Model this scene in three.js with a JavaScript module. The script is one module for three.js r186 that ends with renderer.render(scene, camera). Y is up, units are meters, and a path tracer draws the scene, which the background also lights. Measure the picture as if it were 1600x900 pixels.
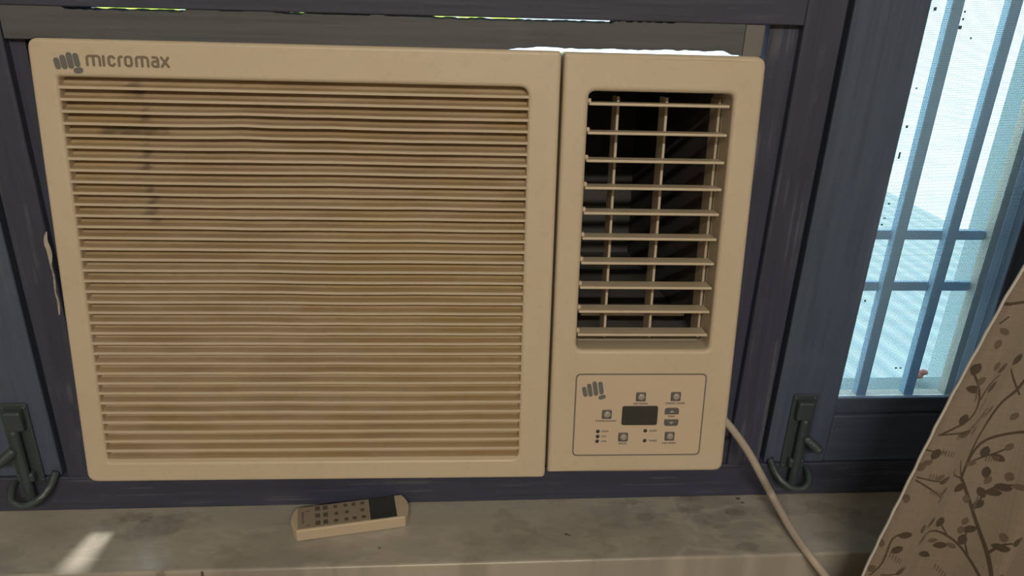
import * as THREE from 'three';
import { mergeGeometries, mergeVertices } from 'three/addons/utils/BufferGeometryUtils.js';
import { RoundedBoxGeometry } from 'three/addons/geometries/RoundedBoxGeometry.js';
import { FontLoader } from 'three/addons/loaders/FontLoader.js';
import { RectAreaLightUniformsLib } from 'three/addons/lights/RectAreaLightUniformsLib.js';

// ------------------------------------------------------------------ camera, sky, sun, lamp, exposure
const scene = new THREE.Scene();
const FOCAL = 1250;                                        // in pixels of the 1600 x 900 frame
const camera = new THREE.PerspectiveCamera(2 * Math.atan(450 / FOCAL) * 180 / Math.PI, 16 / 9, 0.02, 200);
camera.rotation.order = 'YXZ';
camera.rotation.set(-0.4277852, -0.0877808, 0.0358534);
camera.position.set(0.0364415, 0.5304328, 0.6836108);
camera.updateMatrixWorld(true);
scene.add(camera);

const renderer = new THREE.WebGLRenderer({ antialias: true });
renderer.toneMapping = THREE.LinearToneMapping;
renderer.toneMappingExposure = 1.06;
renderer.shadowMap.enabled = true;
renderer.shadowMap.type = THREE.PCFSoftShadowMap;

scene.background = new THREE.Color().setRGB(3.0, 4.2, 5.0);   // hazy pale daylight sky

const sun = new THREE.DirectionalLight(new THREE.Color().setRGB(1.0, 0.91, 0.75), 5.5);
const SUN_EL = 48 * Math.PI / 180, SUN_AZ = 9 * Math.PI / 180;
sun.position.set(Math.sin(SUN_AZ) * Math.cos(SUN_EL) * 20, Math.sin(SUN_EL) * 20, -Math.cos(SUN_AZ) * Math.cos(SUN_EL) * 20);
sun.target.position.set(0, 0, 0);
sun.castShadow = true;
sun.shadow.radius = 14;
sun.shadow.mapSize.set(2048, 2048);
Object.assign(sun.shadow.camera, { left: -16, right: 16, top: 16, bottom: -16, near: 0.5, far: 60 });
scene.add(sun, sun.target);

RectAreaLightUniformsLib.init();
const LAMP_POS = new THREE.Vector3(0.1, 1.62, 2.38);         // tube light on the wall facing the window
const lampLight = new THREE.RectAreaLight(new THREE.Color().setRGB(1.0, 0.86, 0.68), 175, 1.2, 0.04);
lampLight.position.copy(LAMP_POS).add(new THREE.Vector3(0, 0, -0.03));
lampLight.lookAt(0, 0.2, 0);
scene.add(lampLight);

// ------------------------------------------------------------------ helpers
const V3 = THREE.Vector3;
const pxRay = (u, v) => new V3((u - 800) / FOCAL, -(v - 450) / FOCAL, -1).applyQuaternion(camera.quaternion);
const atZ = (u, v, z) => { const d = pxRay(u, v); return d.multiplyScalar((z - camera.position.z) / d.z).add(camera.position); };
const atY = (u, v, y) => { const d = pxRay(u, v); return d.multiplyScalar((y - camera.position.y) / d.y).add(camera.position); };

let seedState = 12345;
const rnd = () => { seedState = (seedState * 1664525 + 1013904223) >>> 0; return seedState / 4294967296; };
const rr = (a, b) => a + (b - a) * rnd();

// periodic value noise for textures
const LAT = new Float32Array(256 * 256).map(() => rnd());
function vnoise(x, y, px, py) {
  const xi = Math.floor(x), yi = Math.floor(y), fx = x - xi, fy = y - yi, s = fx * fx * (3 - 2 * fx), t = fy * fy * (3 - 2 * fy);
  const g = (a, b) => LAT[((((b % py) + py) % py) & 255) * 256 + ((((a % px) + px) % px) & 255)];
  return (g(xi, yi) * (1 - s) + g(xi + 1, yi) * s) * (1 - t) + (g(xi, yi + 1) * (1 - s) + g(xi + 1, yi + 1) * s) * t;
}
function fbm(x, y, px, py, oct = 5) {
  let a = 0.5, sum = 0, tot = 0;
  for (let i = 0; i < oct; i++) { sum += a * vnoise(x + i * 17, y + i * 31, px, py); tot += a; a *= 0.55; x *= 2; y *= 2; px *= 2; py *= 2; }
  return sum / tot;
}
const smooth = (a, b, x) => { const t = Math.min(1, Math.max(0, (x - a) / (b - a))); return t * t * (3 - 2 * t); };
const lin2s = (c) => 255 * (c <= 0.0031308 ? c * 12.92 : 1.055 * Math.pow(c, 1 / 2.4) - 0.055);
// colour texture from a function (u, v in 0..1) -> linear rgb
function colourTex(w, h, fn, wrap = THREE.RepeatWrapping) {
  const d = new Uint8Array(w * h * 4);
  for (let y = 0; y < h; y++) for (let x = 0; x < w; x++) {
    const c = fn((x + 0.5) / w, (y + 0.5) / h), o = (y * w + x) * 4;
    for (let k = 0; k < 3; k++) d[o + k] = Math.max(0, Math.min(255, lin2s(Math.max(0, c[k]))));
    d[o + 3] = 255;
  }
  const t = new THREE.DataTexture(d, w, h); t.colorSpace = THREE.SRGBColorSpace; t.magFilter = THREE.LinearFilter; t.minFilter = THREE.LinearFilter;
  t.wrapS = t.wrapT = wrap; t.needsUpdate = true; return t;
}
function greyTex(w, h, fn, wrap = THREE.RepeatWrapping) {
  const d = new Uint8Array(w * h * 4);
  for (let y = 0; y < h; y++) for (let x = 0; x < w; x++) {
    const c = Math.max(0, Math.min(255, 255 * fn((x + 0.5) / w, (y + 0.5) / h))), o = (y * w + x) * 4;
    d[o] = d[o + 1] = d[o + 2] = c; d[o + 3] = 255;
  }
  const t = new THREE.DataTexture(d, w, h); t.magFilter = THREE.LinearFilter; t.minFilter = THREE.LinearFilter;
  t.wrapS = t.wrapT = wrap; t.needsUpdate = true; return t;
}
const mixc = (a, b, t) => [a[0] + (b[0] - a[0]) * t, a[1] + (b[1] - a[1]) * t, a[2] + (b[2] - a[2]) * t];

// uv in metres, chosen by the way each face points; along = axis that the grain (v) follows
function metricUV(g0, along = 'y') {
  const g = g0.index ? g0.toNonIndexed() : g0;
  if (!g.attributes.normal) g.computeVertexNormals();
  const p = g.attributes.position, uv = new Float32Array(p.count * 2);
  const a = new V3(), b = new V3(), c = new V3(), n = new V3();
  const others = { x: ['y', 'z'], y: ['x', 'z'], z: ['x', 'y'] };
  for (let i = 0; i < p.count; i += 3) {
    a.fromBufferAttribute(p, i); b.fromBufferAttribute(p, i + 1); c.fromBufferAttribute(p, i + 2);
    n.subVectors(b, a).cross(c.clone().sub(a));
    const an = { x: Math.abs(n.x), y: Math.abs(n.y), z: Math.abs(n.z) };
    const dom = an.x > an.y && an.x > an.z ? 'x' : an.y > an.z ? 'y' : 'z';
    let U, W;
    if (dom === along) [U, W] = others[along];
    else { W = along; U = others[dom].find((k) => k !== along); }
    [a, b, c].forEach((q, k) => { uv[(i + k) * 2] = q[U]; uv[(i + k) * 2 + 1] = q[W]; });
  }
  g.setAttribute('uv', new THREE.BufferAttribute(uv, 2));
  return g;
}
const clean = (g) => { const h = g.index ? g.toNonIndexed() : g; for (const k of Object.keys(h.attributes)) if (!['position', 'normal', 'uv'].includes(k)) h.deleteAttribute(k); return h; };
const merge = (list) => mergeGeometries(list.map(clean), false);

const counts = {};
function numbered(name) { const n = counts[name] = (counts[name] ?? -1) + 1; return n ? name + '_' + String(n).padStart(3, '0') : name; }
function mesh(name, g, m, parent) {
  const o = new THREE.Mesh(g, m); o.name = name; o.castShadow = o.receiveShadow = true; parent.add(o); return o;
}
function tag(o, label, category, group) { o.userData.label = label; o.userData.category = category; if (group) o.userData.group = group; return o; }
function thing(name, label, category, group) { const o = new THREE.Group(); o.name = numbered(name); scene.add(o); return tag(o, label, category, group); }
function structure(o, label) { o.userData.kind = 'structure'; if (label) { o.userData.label = label; } return o; }
// box from limits
function box(x0, x1, y0, y1, z0, z1, r = 0, along = 'y') {
  const w = x1 - x0, h = y1 - y0, d = z1 - z0;
  const g = r > 0 ? new RoundedBoxGeometry(w, h, d, 2, Math.min(r, w / 2.01, h / 2.01, d / 2.01)) : new THREE.BoxGeometry(w, h, d);
  g.translate((x0 + x1) / 2, (y0 + y1) / 2, (z0 + z1) / 2);
  return metricUV(g, along);
}
const std = (o) => new THREE.MeshStandardMaterial(o);
const rgb = (r, g, b) => new THREE.Color().setRGB(r, g, b);
function roundedRect(S, x0, x1, y0, y1, r) {
  const [tl, tr, br, bl] = Array.isArray(r) ? r : [r, r, r, r];
  S.moveTo(x0 + bl, y0); S.lineTo(x1 - br, y0); if (br) S.quadraticCurveTo(x1, y0, x1, y0 + br);
  S.lineTo(x1, y1 - tr); if (tr) S.quadraticCurveTo(x1, y1, x1 - tr, y1);
  S.lineTo(x0 + tl, y1); if (tl) S.quadraticCurveTo(x0, y1, x0, y1 - tl);
  S.lineTo(x0, y0 + bl); if (bl) S.quadraticCurveTo(x0, y0, x0 + bl, y0);
  return S;
}
// flat lettering stroke with round ends, a hair proud of the surface: pts in metres, in the plane z = 0
function stroke(pts, w, depth = 0.0004) {
  const P = pts.map((p) => new THREE.Vector2(p[0], p[1])), n = P.length, L = [], R = [];
  for (let i = 0; i < n; i++) {
    const t = new THREE.Vector2().subVectors(P[Math.min(n - 1, i + 1)], P[Math.max(0, i - 1)]).normalize();
    L.push(new THREE.Vector2(P[i].x - t.y * w / 2, P[i].y + t.x * w / 2)); R.push(new THREE.Vector2(P[i].x + t.y * w / 2, P[i].y - t.x * w / 2));
  }
  const cap = (c, dir) => { const out = []; for (let k = 1; k < 6; k++) { const a = dir - Math.PI / 2 + Math.PI * k / 6; out.push(new THREE.Vector2(c.x + Math.cos(a) * w / 2, c.y + Math.sin(a) * w / 2)); } return out; };
  const e = new THREE.Vector2().subVectors(P[n - 1], P[n - 2]).angle(), s = new THREE.Vector2().subVectors(P[0], P[1]).angle();
  const loop = [...R, ...cap(P[n - 1], e), ...L.reverse(), ...cap(P[0], s)];
  return new THREE.ExtrudeGeometry(new THREE.Shape(loop), { depth, bevelEnabled: false });
}
const arcPts = (cx, cy, rx, ry, a0, a1, n = 8) => Array.from({ length: n + 1 }, (_, i) => { const a = (a0 + (a1 - a0) * i / n) * Math.PI / 180; return [cx + rx * Math.cos(a), cy + ry * Math.sin(a)]; });

// ------------------------------------------------------------------ materials
function paintedWood(base, worn, amount, rough, reps = [0.22, 0.6]) {
  const f = (u, v) => {
    const st = fbm(u * 40, v * 5, 40, 5, 5), blot = fbm(u * 5, v * 9, 5, 9, 5);
    const scr = smooth(0.60, 0.74, fbm(u * 56, v * 4, 56, 4, 3)) * smooth(0.48, 0.66, blot);
    let c = mixc(base, base.map((k) => k * 0.82), smooth(0.35, 0.75, st));
    c = mixc(c, base.map((k) => k * 1.14), smooth(0.55, 0.8, blot) * 0.6);
    return mixc(c, worn, scr * amount);
  };
  const t = colourTex(256, 512, f); t.repeat.set(1 / reps[0], 1 / reps[1]);
  const b = greyTex(256, 512, (u, v) => 0.5 + 0.5 * (fbm(u * 40, v * 5, 40, 5, 5) - 0.5) + 0.25 * (fbm(u * 9, v * 9, 9, 9, 4) - 0.5)); b.repeat.copy(t.repeat);
  return std({ map: t, bumpMap: b, bumpScale: 0.0008, roughness: rough });
}
const M = {};
M.frame = paintedWood([0.060, 0.070, 0.122], [0.14, 0.15, 0.20], 0.6, 0.55);
M.shutter = paintedWood([0.092, 0.126, 0.205], [0.15, 0.19, 0.26], 0.35, 0.42);
M.plank = paintedWood([0.112, 0.126, 0.152], [0.17, 0.175, 0.18], 0.5, 0.6);
M.block = std({ color: rgb(0.19, 0.19, 0.20), roughness: 0.6 });
const plasticTint = (base, dirt, amt) => {
  const t = colourTex(512, 512, (u, v) => {
    const n = fbm(u * 6, v * 6, 6, 6, 6), s = smooth(0.73, 0.80, fbm(u * 60, v * 60, 60, 60, 2));
    return mixc(mixc(base, dirt, amt * smooth(0.42, 0.72, n)), [0.30, 0.25, 0.18], 0.08 * s);
  });
  t.repeat.set(1 / 0.33, 1 / 0.33); return t;
};
M.plastic = std({ map: plasticTint([0.64, 0.575, 0.465], [0.61, 0.54, 0.42], 0.6), roughness: 0.42 });
M.logo = std({ color: rgb(0.165, 0.175, 0.18), roughness: 0.4 });
M.word = std({ color: rgb(0.215, 0.185, 0.145), roughness: 0.45 });
M.shadeLining = std({ color: rgb(0.13, 0.13, 0.13), roughness: 0.9 });  // dark grey stands in for the shade inside the outlet
M.lcd = std({ color: rgb(0.050, 0.055, 0.055), roughness: 0.25 });
M.plate = std({ color: rgb(0.66, 0.56, 0.46), roughness: 0.35 });
M.outline = std({ color: rgb(0.20, 0.20, 0.19), roughness: 0.4 });
M.key = std({ color: rgb(0.125, 0.13, 0.135), roughness: 0.4 });
M.keyDome = std({ color: rgb(0.40, 0.38, 0.35), roughness: 0.22 });
M.metal = std({ color: rgb(0.62, 0.62, 0.60), roughness: 0.5, metalness: 0.2 });
M.iron = std({ color: rgb(0.075, 0.105, 0.122), roughness: 0.42, metalness: 0.35, bumpMap: greyTex(128, 128, (u, v) => fbm(u * 16, v * 16, 16, 16, 4)), bumpScale: 0.0006 });
M.cord = std({ color: rgb(0.50, 0.46, 0.41), roughness: 0.5 });
M.wall = std({ color: rgb(0.66, 0.60, 0.50), roughness: 0.9, bumpMap: greyTex(256, 256, (u, v) => fbm(u * 20, v * 20, 20, 20, 5)), bumpScale: 0.001 });
M.floor = std({ color: rgb(0.42, 0.36, 0.29), roughness: 0.5 });
M.ceil = std({ color: rgb(0.75, 0.72, 0.66), roughness: 0.95 });

// ------------------------------------------------------------------ room shell
const ZF = -0.07, SILL_Y = -0.0915;                        // front of the window frame, top of the sill
{
  const S = new THREE.Shape(); roundedRect(S, -2.1, 2.1, -1.0, 1.85, 0);
  const h = new THREE.Path(); roundedRect(h, -0.742, 0.762, -0.1315, 1.092, 0); S.holes.push(h);
  const g = new THREE.ExtrudeGeometry(S, { depth: 0.22, bevelEnabled: false }); g.translate(0, 0, -0.2);
  structure(mesh('wall_back', metricUV(g), M.wall, scene), 'cream plastered wall around the window');
  structure(mesh('wall_left', box(-2.2, -2.1, -1, 1.85, -0.2, 2.5), M.wall, scene), 'cream plastered side wall');
  structure(mesh('wall_right', box(2.1, 2.2, -1, 1.85, -0.2, 2.5), M.wall, scene), 'cream plastered side wall');
  structure(mesh('wall_front', box(-2.2, 2.2, -1, 1.85, 2.5, 2.6), M.wall, scene), 'cream plastered wall facing the window');
  structure(mesh('floor', box(-2.2, 2.2, -1.1, -1.0, -0.2, 2.6), M.floor, scene), 'plain brown floor');
  structure(mesh('ceiling', box(-2.2, 2.2, 1.85, 1.95, -0.2, 2.6), M.ceil, scene), 'off white ceiling');
}

// ------------------------------------------------------------------ window frame with marble sill
const windowFrame = new THREE.Group(); windowFrame.name = 'window_1'; scene.add(windowFrame);
structure(windowFrame, 'dark painted wooden window frame with marble sill');
const MULL_L = [-0.384, -0.350], MULL_R = [0.366, 0.4045];
{
  const zb = -0.13, fr = (name, ...a) => mesh(name, box(...a), M.frame, windowFrame);
  fr('mullion', MULL_R[0], MULL_R[1], SILL_Y + 0.046, 1.05, zb, ZF, 0.002);
  fr('mullion', MULL_L[0], MULL_L[1], SILL_Y + 0.046, 1.05, zb, ZF, 0.002);
  fr('jamb', 0.722, 0.762, SILL_Y, 1.092, zb, ZF, 0.002);
  fr('jamb', -0.742, -0.702, SILL_Y, 1.092, zb, ZF, 0.002);
  fr('bottom_rail', -0.702, 0.722, SILL_Y, SILL_Y + 0.046, zb, ZF, 0.002, 'x');
  fr('head_rail', -0.702, 0.722, 1.05, 1.092, zb, ZF, 0.002, 'x');
  fr('transom', MULL_L[1], MULL_R[0], 0.4525, 0.53, zb, ZF, 0.0015, 'x');
  fr('upper_panel', MULL_L[1], MULL_R[0], 0.53, 1.05, -0.11, -0.088, 0, 'y');
  // dark stop behind each shutter edge, so that the joint reads as a dark gap
  fr('shutter_stop', MULL_R[1], MULL_R[1] + 0.012, SILL_Y + 0.046, 1.05, zb, -0.102, 0);
  fr('shutter_stop', MULL_L[0] - 0.012, MULL_L[0], SILL_Y + 0.046, 1.05, zb, -0.102, 0);

  // sill: polished grey-beige stone with stains that have an outline of their own
  const W = 1.504, D = 0.23;
  const stains = [[205, 808, 0.020, 0.5], [255, 822, 0.03, 0.3], [1010, 806, 0.014, 0.42], [1075, 795, 0.02, 0.4], [1110, 812, 0.025, 0.32], [1148, 800, 0.012, 0.5], [1165, 855, 0.012, 0.45], [985, 785, 0.012, 0.4], [1300, 800, 0.03, 0.25], [1080, 778, 0.016, 0.45], [250, 894, 0.006, 0.5]]
    .map(([u, v, r, a]) => { const q = atY(u, v, SILL_Y); return [q.x, q.z, r, a]; });
  const specks = [[593, 856, 0.0016], [639, 895, 0.0018], [1153, 779, 0.003], [885, 835, 0.002], [890, 836, 0.0015], [835, 780, 0.002], [315, 893, 0.002], [1160, 785, 0.002]].map(([u, v, r]) => { const q = atY(u, v, SILL_Y); return [q.x, q.z, r]; });
  const marble = colourTex(2048, 320, (u, v) => {
    const x = -0.742 + u * W, z = -0.2 + v * D;
    const n = fbm(x * 9 + 20, z * 14 + 20, 256, 256, 6), vein = Math.abs(fbm(x * 5 + 60, z * 11 + 9, 256, 256, 5) - 0.5);
    let c = mixc([0.45, 0.44, 0.405], [0.35, 0.345, 0.325], smooth(0.38, 0.68, n));
    c = mixc(c, [0.53, 0.52, 0.48], 0.5 * smooth(0.03, 0.0, vein));
    c = mixc(c, [0.28, 0.27, 0.24], 0.4 * smooth(0.58, 0.72, fbm(x * 30 + 7, z * 40 + 3, 256, 256, 5)));
    for (const [sx, sz, r, a] of stains) {
      const d = Math.hypot((x - sx) / r, (z - sz) / (r * 0.6)) + 1.6 * (fbm(x * 60 + 5, z * 60 + 50, 256, 256, 4) - 0.5);
      c = mixc(c, [0.15, 0.13, 0.11], a * smooth(1.05, 0.6, d) * (0.6 + 0.8 * (fbm(x * 150, z * 150 + 40, 256, 256, 3) - 0.2)));
    }
    for (const [sx, sz, r] of specks) if (Math.hypot(x - sx, (z - sz) * 1.4) < r) c = mixc(c, [0.05, 0.04, 0.03], 0.8);
    return c;
  }, THREE.ClampToEdgeWrapping);
  const mMarble = std({ map: marble, roughness: 0.26 });
  mMarble.bumpMap = greyTex(512, 128, (u, v) => fbm(u * 60, v * 12, 60, 12, 5), THREE.RepeatWrapping); mMarble.bumpScale = 0.0012;
  const S = new THREE.Shape(); const z0 = -0.2, z1 = 0.03, t = 0.04;
  S.moveTo(z0, -t); S.lineTo(z1, -t); S.lineTo(z1, -0.004); S.quadraticCurveTo(z1, 0, z1 - 0.004, 0); S.lineTo(z0, 0);
  const g0 = new THREE.ExtrudeGeometry(S, { depth: W, bevelEnabled: false, steps: 1 });
  g0.rotateY(-Math.PI / 2); g0.translate(0.762, SILL_Y, 0);
  const g = g0.index ? g0.toNonIndexed() : g0, p = g.attributes.position, uv = g.attributes.uv;
  for (let i = 0; i < p.count; i++) uv.setXY(i, (p.getX(i) + 0.742) / W, (p.getZ(i) + 0.2 - Math.min(0, p.getY(i) - SILL_Y) * 0) / D);
  mesh('window_sill', g, mMarble, windowFrame).userData.label = 'stained grey beige polished stone sill';
}

// ------------------------------------------------------------------ boards that close the opening round the air conditioner
{
  // plank above the unit: rough lower and upper edges leave thin slits
  const x0 = MULL_L[1] + 0.001, x1 = 0.311, N = 90, S = new THREE.Shape();
  const low = (x) => { const open = smooth(0.085, 0.115, x) * smooth(0.302, 0.296, x); const corner = smooth(-0.328, -0.322, x) * smooth(-0.296, -0.302, x); return 0.4246 + 0.0028 * open * (0.75 + 0.5 * vnoise(x * 160 + 60, 3, 256, 256)) + 0.0016 * corner; };
  const top = (x) => {
    const seg = (a, b) => smooth(a, a + 0.004, x) * smooth(b, b - 0.004, x), n = vnoise(x * 260 + 99, 5, 256, 256);
    const gap = 1.0 * seg(-0.297, -0.192) + 0.25 * seg(-0.165, -0.14) + (0.45 + 0.3 * seg(-0.11, -0.09)) * seg(-0.118, -0.03) + (0.5 + 0.5 * seg(0.02, 0.20)) * seg(-0.022, 0.19) + 0.4 * seg(0.185, 0.25) * smooth(0.4, 0.6, n);
    return 0.4524 - 0.0024 * gap * (0.75 + 0.4 * n);
  };
  S.moveTo(x0, low(x0));
  for (let i = 1; i <= N * 4; i++) { const x = x0 + (x1 - x0) * i / (N * 4); S.lineTo(x, low(x)); }
  for (let i = N * 4; i >= 0; i--) { const x = x0 + (x1 - x0) * i / (N * 4); S.lineTo(x, top(x)); }
  const g = new THREE.ExtrudeGeometry(S, { depth: 0.018, bevelEnabled: false }); g.translate(0, 0, -0.0895);
  tag(mesh(numbered('filler_plank'), metricUV(g, 'x'), M.plank, scene), 'long grey wooden plank wedged above the air conditioner', 'plank');
  tag(mesh(numbered('wood_block'), box(0.3114, 0.3295, 0.4235, 0.4522, -0.09, -0.0705, 0.001), M.block, scene), 'small upright wooden block at the end of the plank', 'block');
  // side boards between the casing and the mullions; the left one stops short above the rail
  tag(mesh(numbered('side_board'), merge([box(0.3225, MULL_R[0], -0.012, 0.4525, -0.112, -0.1005, 0, 'y'), box(0.3375, MULL_R[0], -0.012, 0.4525, -0.1005, -0.080, 0, 'y')]), M.frame, scene), 'dark narrow board between air conditioner and the mullion beside the cord', 'board');
  {
    const S2 = new THREE.Shape(); roundedRect(S2, MULL_L[1], -0.283, -0.0455, 0.4525, 0);
    const hole = new THREE.Path(); roundedRect(hole, -0.3420, -0.3200, -0.014, 0.070, 0.006); S2.holes.push(hole);  // unseen slot added and shaped so a sun streak lands on the sill
    const g2 = new THREE.ExtrudeGeometry(S2, { depth: 0.012, bevelEnabled: false }); g2.translate(0, 0, -0.1125);
    tag(mesh(numbered('side_board'), merge([metricUV(g2), box(MULL_L[1], -0.3365, 0.074, 0.4525, -0.1005, -0.080, 0, 'y')]), M.frame, scene), 'dark narrow board with a slot, beside the torn clear tape', 'board');
  }
  tag(mesh(numbered('support_batten'), box(-0.2825, MULL_R[0], SILL_Y + 0.046, -0.0125, -0.125, -0.074, 0.001, 'x'), M.frame, scene), 'dark wooden batten lying under the air conditioner', 'batten');
}

// ------------------------------------------------------------------ mesh shutters with tower bolts
const screenWire = std({ color: rgb(0.24, 0.33, 0.35), roughness: 0.6 });
function screenGeometry(x0, x1, y0, y1, z, pitch = 0.0017, w = 0.00042) {
  const pos = [], idx = [];
  const bar = (ax, ay, bx, by, horizontal) => {   // a four-sided wire, open ends
    const k = pos.length / 3, q = w / 2;
    for (const [px, py] of [[ax, ay], [bx, by]]) for (const [o, d] of [[-q, 0], [0, q], [q, 0], [0, -q]]) pos.push(px + (horizontal ? 0 : o), py + (horizontal ? o : 0), z + d);
    for (let i = 0; i < 4; i++) { const j = (i + 1) % 4; idx.push(k + i, k + j, k + 4 + j, k + i, k + 4 + j, k + 4 + i); }
  };
  for (let x = x0 + pitch / 2; x < x1; x += pitch) bar(x, y0, x, y1, false);
  for (let y = y0 + pitch / 2; y < y1; y += pitch) bar(x0, y, x1, y, true);
  const g = new THREE.BufferGeometry(); g.setAttribute('position', new THREE.Float32BufferAttribute(pos, 3)); g.setIndex(idx); g.computeVertexNormals(); return g;
}
function makeShutter(side, label) {
  const t = thing('mesh_shutter', label, 'shutter', 'mesh shutters of the window');
  const X = (a, b) => side > 0 ? [a, b] : [-b + 0.0205, -a + 0.0205];
  const y0 = SILL_Y + 0.048, y1 = 1.046, zb = -0.101, zf = ZF - 0.001, oy = 0.0205, top = 0.96;
  const [s0, s1] = X(0.411, 0.4845), [r0, r1] = X(0.642, 0.7195), [m0, m1] = X(0.4845, 0.642);
  mesh('stile', box(s0, s1, y0, y1, zb, zf, 0.002), M.shutter, t);
  mesh('stile', box(r0, r1, y0, y1, zb, zf, 0.002), M.shutter, t);
  mesh('rail', box(m0, m1, y0, oy, zb, zf, 0.0025, 'x'), M.shutter, t);
  mesh('rail', box(m0, m1, top, y1, zb, zf, 0.0025, 'x'), M.shutter, t);
  mesh('bead', box(m0, m1, oy, 0.041, -0.0835, zf - 0.005, 0.002, 'x'), M.shutter, t);
  const sc = mesh('insect_screen', screenGeometry(m0, m1, 0.041, top, -0.0845), screenWire, t);
  sc.userData.kind = 'stuff'; sc.userData.label = 'fine woven insect screen';
  return t;
}
const shutterR = makeShutter(1, 'dark blue shutter with insect screen between mullion and floral curtain');
const shutterL = makeShutter(-1, 'dark blue shutter edge beside the torn clear tape');
{ // dirt caught in the right screen and lint along its bottom edge
  const bits = [];
  for (const [u, v, w, h] of [[1461, 14, 5, 6], [1432, 138, 3, 3], [1417, 198, 4, 5], [1405, 243, 3, 12], [1389, 318, 3, 3], [1382, 341, 5, 2], [1378, 351, 3, 3], [1500, 43, 5, 5], [1517, 60, 3, 3], [1505, 30, 3, 4], [1508, 18, 3, 3], [1400, 575, 4, 3], [1407, 575, 3, 3], [1352, 470, 3, 4]]) {
    const q = atZ(u, v, -0.0838), k = 0.00058; bits.push(new THREE.BoxGeometry(w * k, h * k, 0.0006).translate(q.x, q.y, q.z));
  }
  for (let i = 0; i < 60; i++) {
    const u = 1320 + 165 * Math.pow(rnd(), 0.8), q = atZ(u, 627 - rr(0, 3) - (u > 1430 && u < 1460 ? rr(0, 5) : 0), -0.0832);
    const b = new THREE.IcosahedronGeometry(rr(0.0007, 0.0018), 0); b.scale(rr(1, 2.2), 0.8, 0.8); b.rotateZ(rr(-0.6, 0.6)); b.translate(q.x, q.y, q.z); bits.push(b);
  }
  const o = mesh('screen_dirt', merge(bits), std({ color: rgb(0.10, 0.13, 0.14), roughness: 0.9 }), shutterR); o.userData.kind = 'stuff'; o.userData.label = 'lint and dirt caught in the screen';
}
function makeBolt(side, label) {
  const t = thing('tower_bolt', label, 'bolt', 'tower bolts on the shutters');
  const cx = side > 0 ? 0.4445 : -0.4225; t.position.set(cx, 0, ZF - 0.001);
  const s = side;
  mesh('back_plate', metricUV(new RoundedBoxGeometry(0.029, 0.104, 0.003, 2, 0.0014).translate(0, 0.0, 0.0015)), M.iron, t);
  mesh('guide', metricUV(new RoundedBoxGeometry(0.019, 0.024, 0.010, 3, 0.003).translate(s * -0.001, 0.034, 0.007)), M.iron, t);
  mesh('guide', metricUV(new RoundedBoxGeometry(0.018, 0.012, 0.010, 3, 0.003).translate(s * 0.001, -0.038, 0.007)), M.iron, t);
  mesh('rod', new THREE.CapsuleGeometry(0.0052, 0.093, 6, 14).translate(s * 0.001, -0.027, 0.0095), M.iron, t);
  const knob = new THREE.CapsuleGeometry(0.0055, 0.017, 6, 12); knob.rotateZ(s * 0.95); knob.rotateY(s * -0.5); knob.translate(s * 0.012, -0.006, 0.018);
  mesh('knob', knob, M.iron, t);
  const c = new THREE.CatmullRomCurve3([[-0.028, -0.036, 0.002], [-0.022, -0.050, 0.010], [-0.012, -0.060, 0.020], [0.004, -0.065, 0.024], [0.016, -0.060, 0.020], [0.019, -0.052, 0.008], [0.019, -0.050, 0.001]].map(([x, y, z]) => new V3(s * x, y, z)));
  mesh('staple', new THREE.TubeGeometry(c, 32, 0.0042, 10), M.iron, t);
  for (const [x, y] of [[-0.011, 0.047], [0.011, 0.047], [-0.011, -0.046], [0.012, -0.046]]) mesh('screw', new THREE.SphereGeometry(0.0026, 10, 6).scale(1, 1, 0.5).translate(x, y, 0.003), M.iron, t);
  return t;
}
makeBolt(1, 'dark iron tower bolt on the shutter beside the white cord');
makeBolt(-1, 'dark iron tower bolt on the shutter beside the torn clear tape');

// ------------------------------------------------------------------ air conditioner
const LEAN = 0.14305935, ACYAW = -0.0155;
const ac = thing('window_air_conditioner', 'yellowed white window air conditioner with slatted intake grille', 'air conditioner');
ac.rotation.order = 'YXZ'; ac.rotation.set(-LEAN, ACYAW, 0);
ac.updateMatrixWorld(true);
const acInv = ac.matrixWorld.clone().invert();
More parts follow.
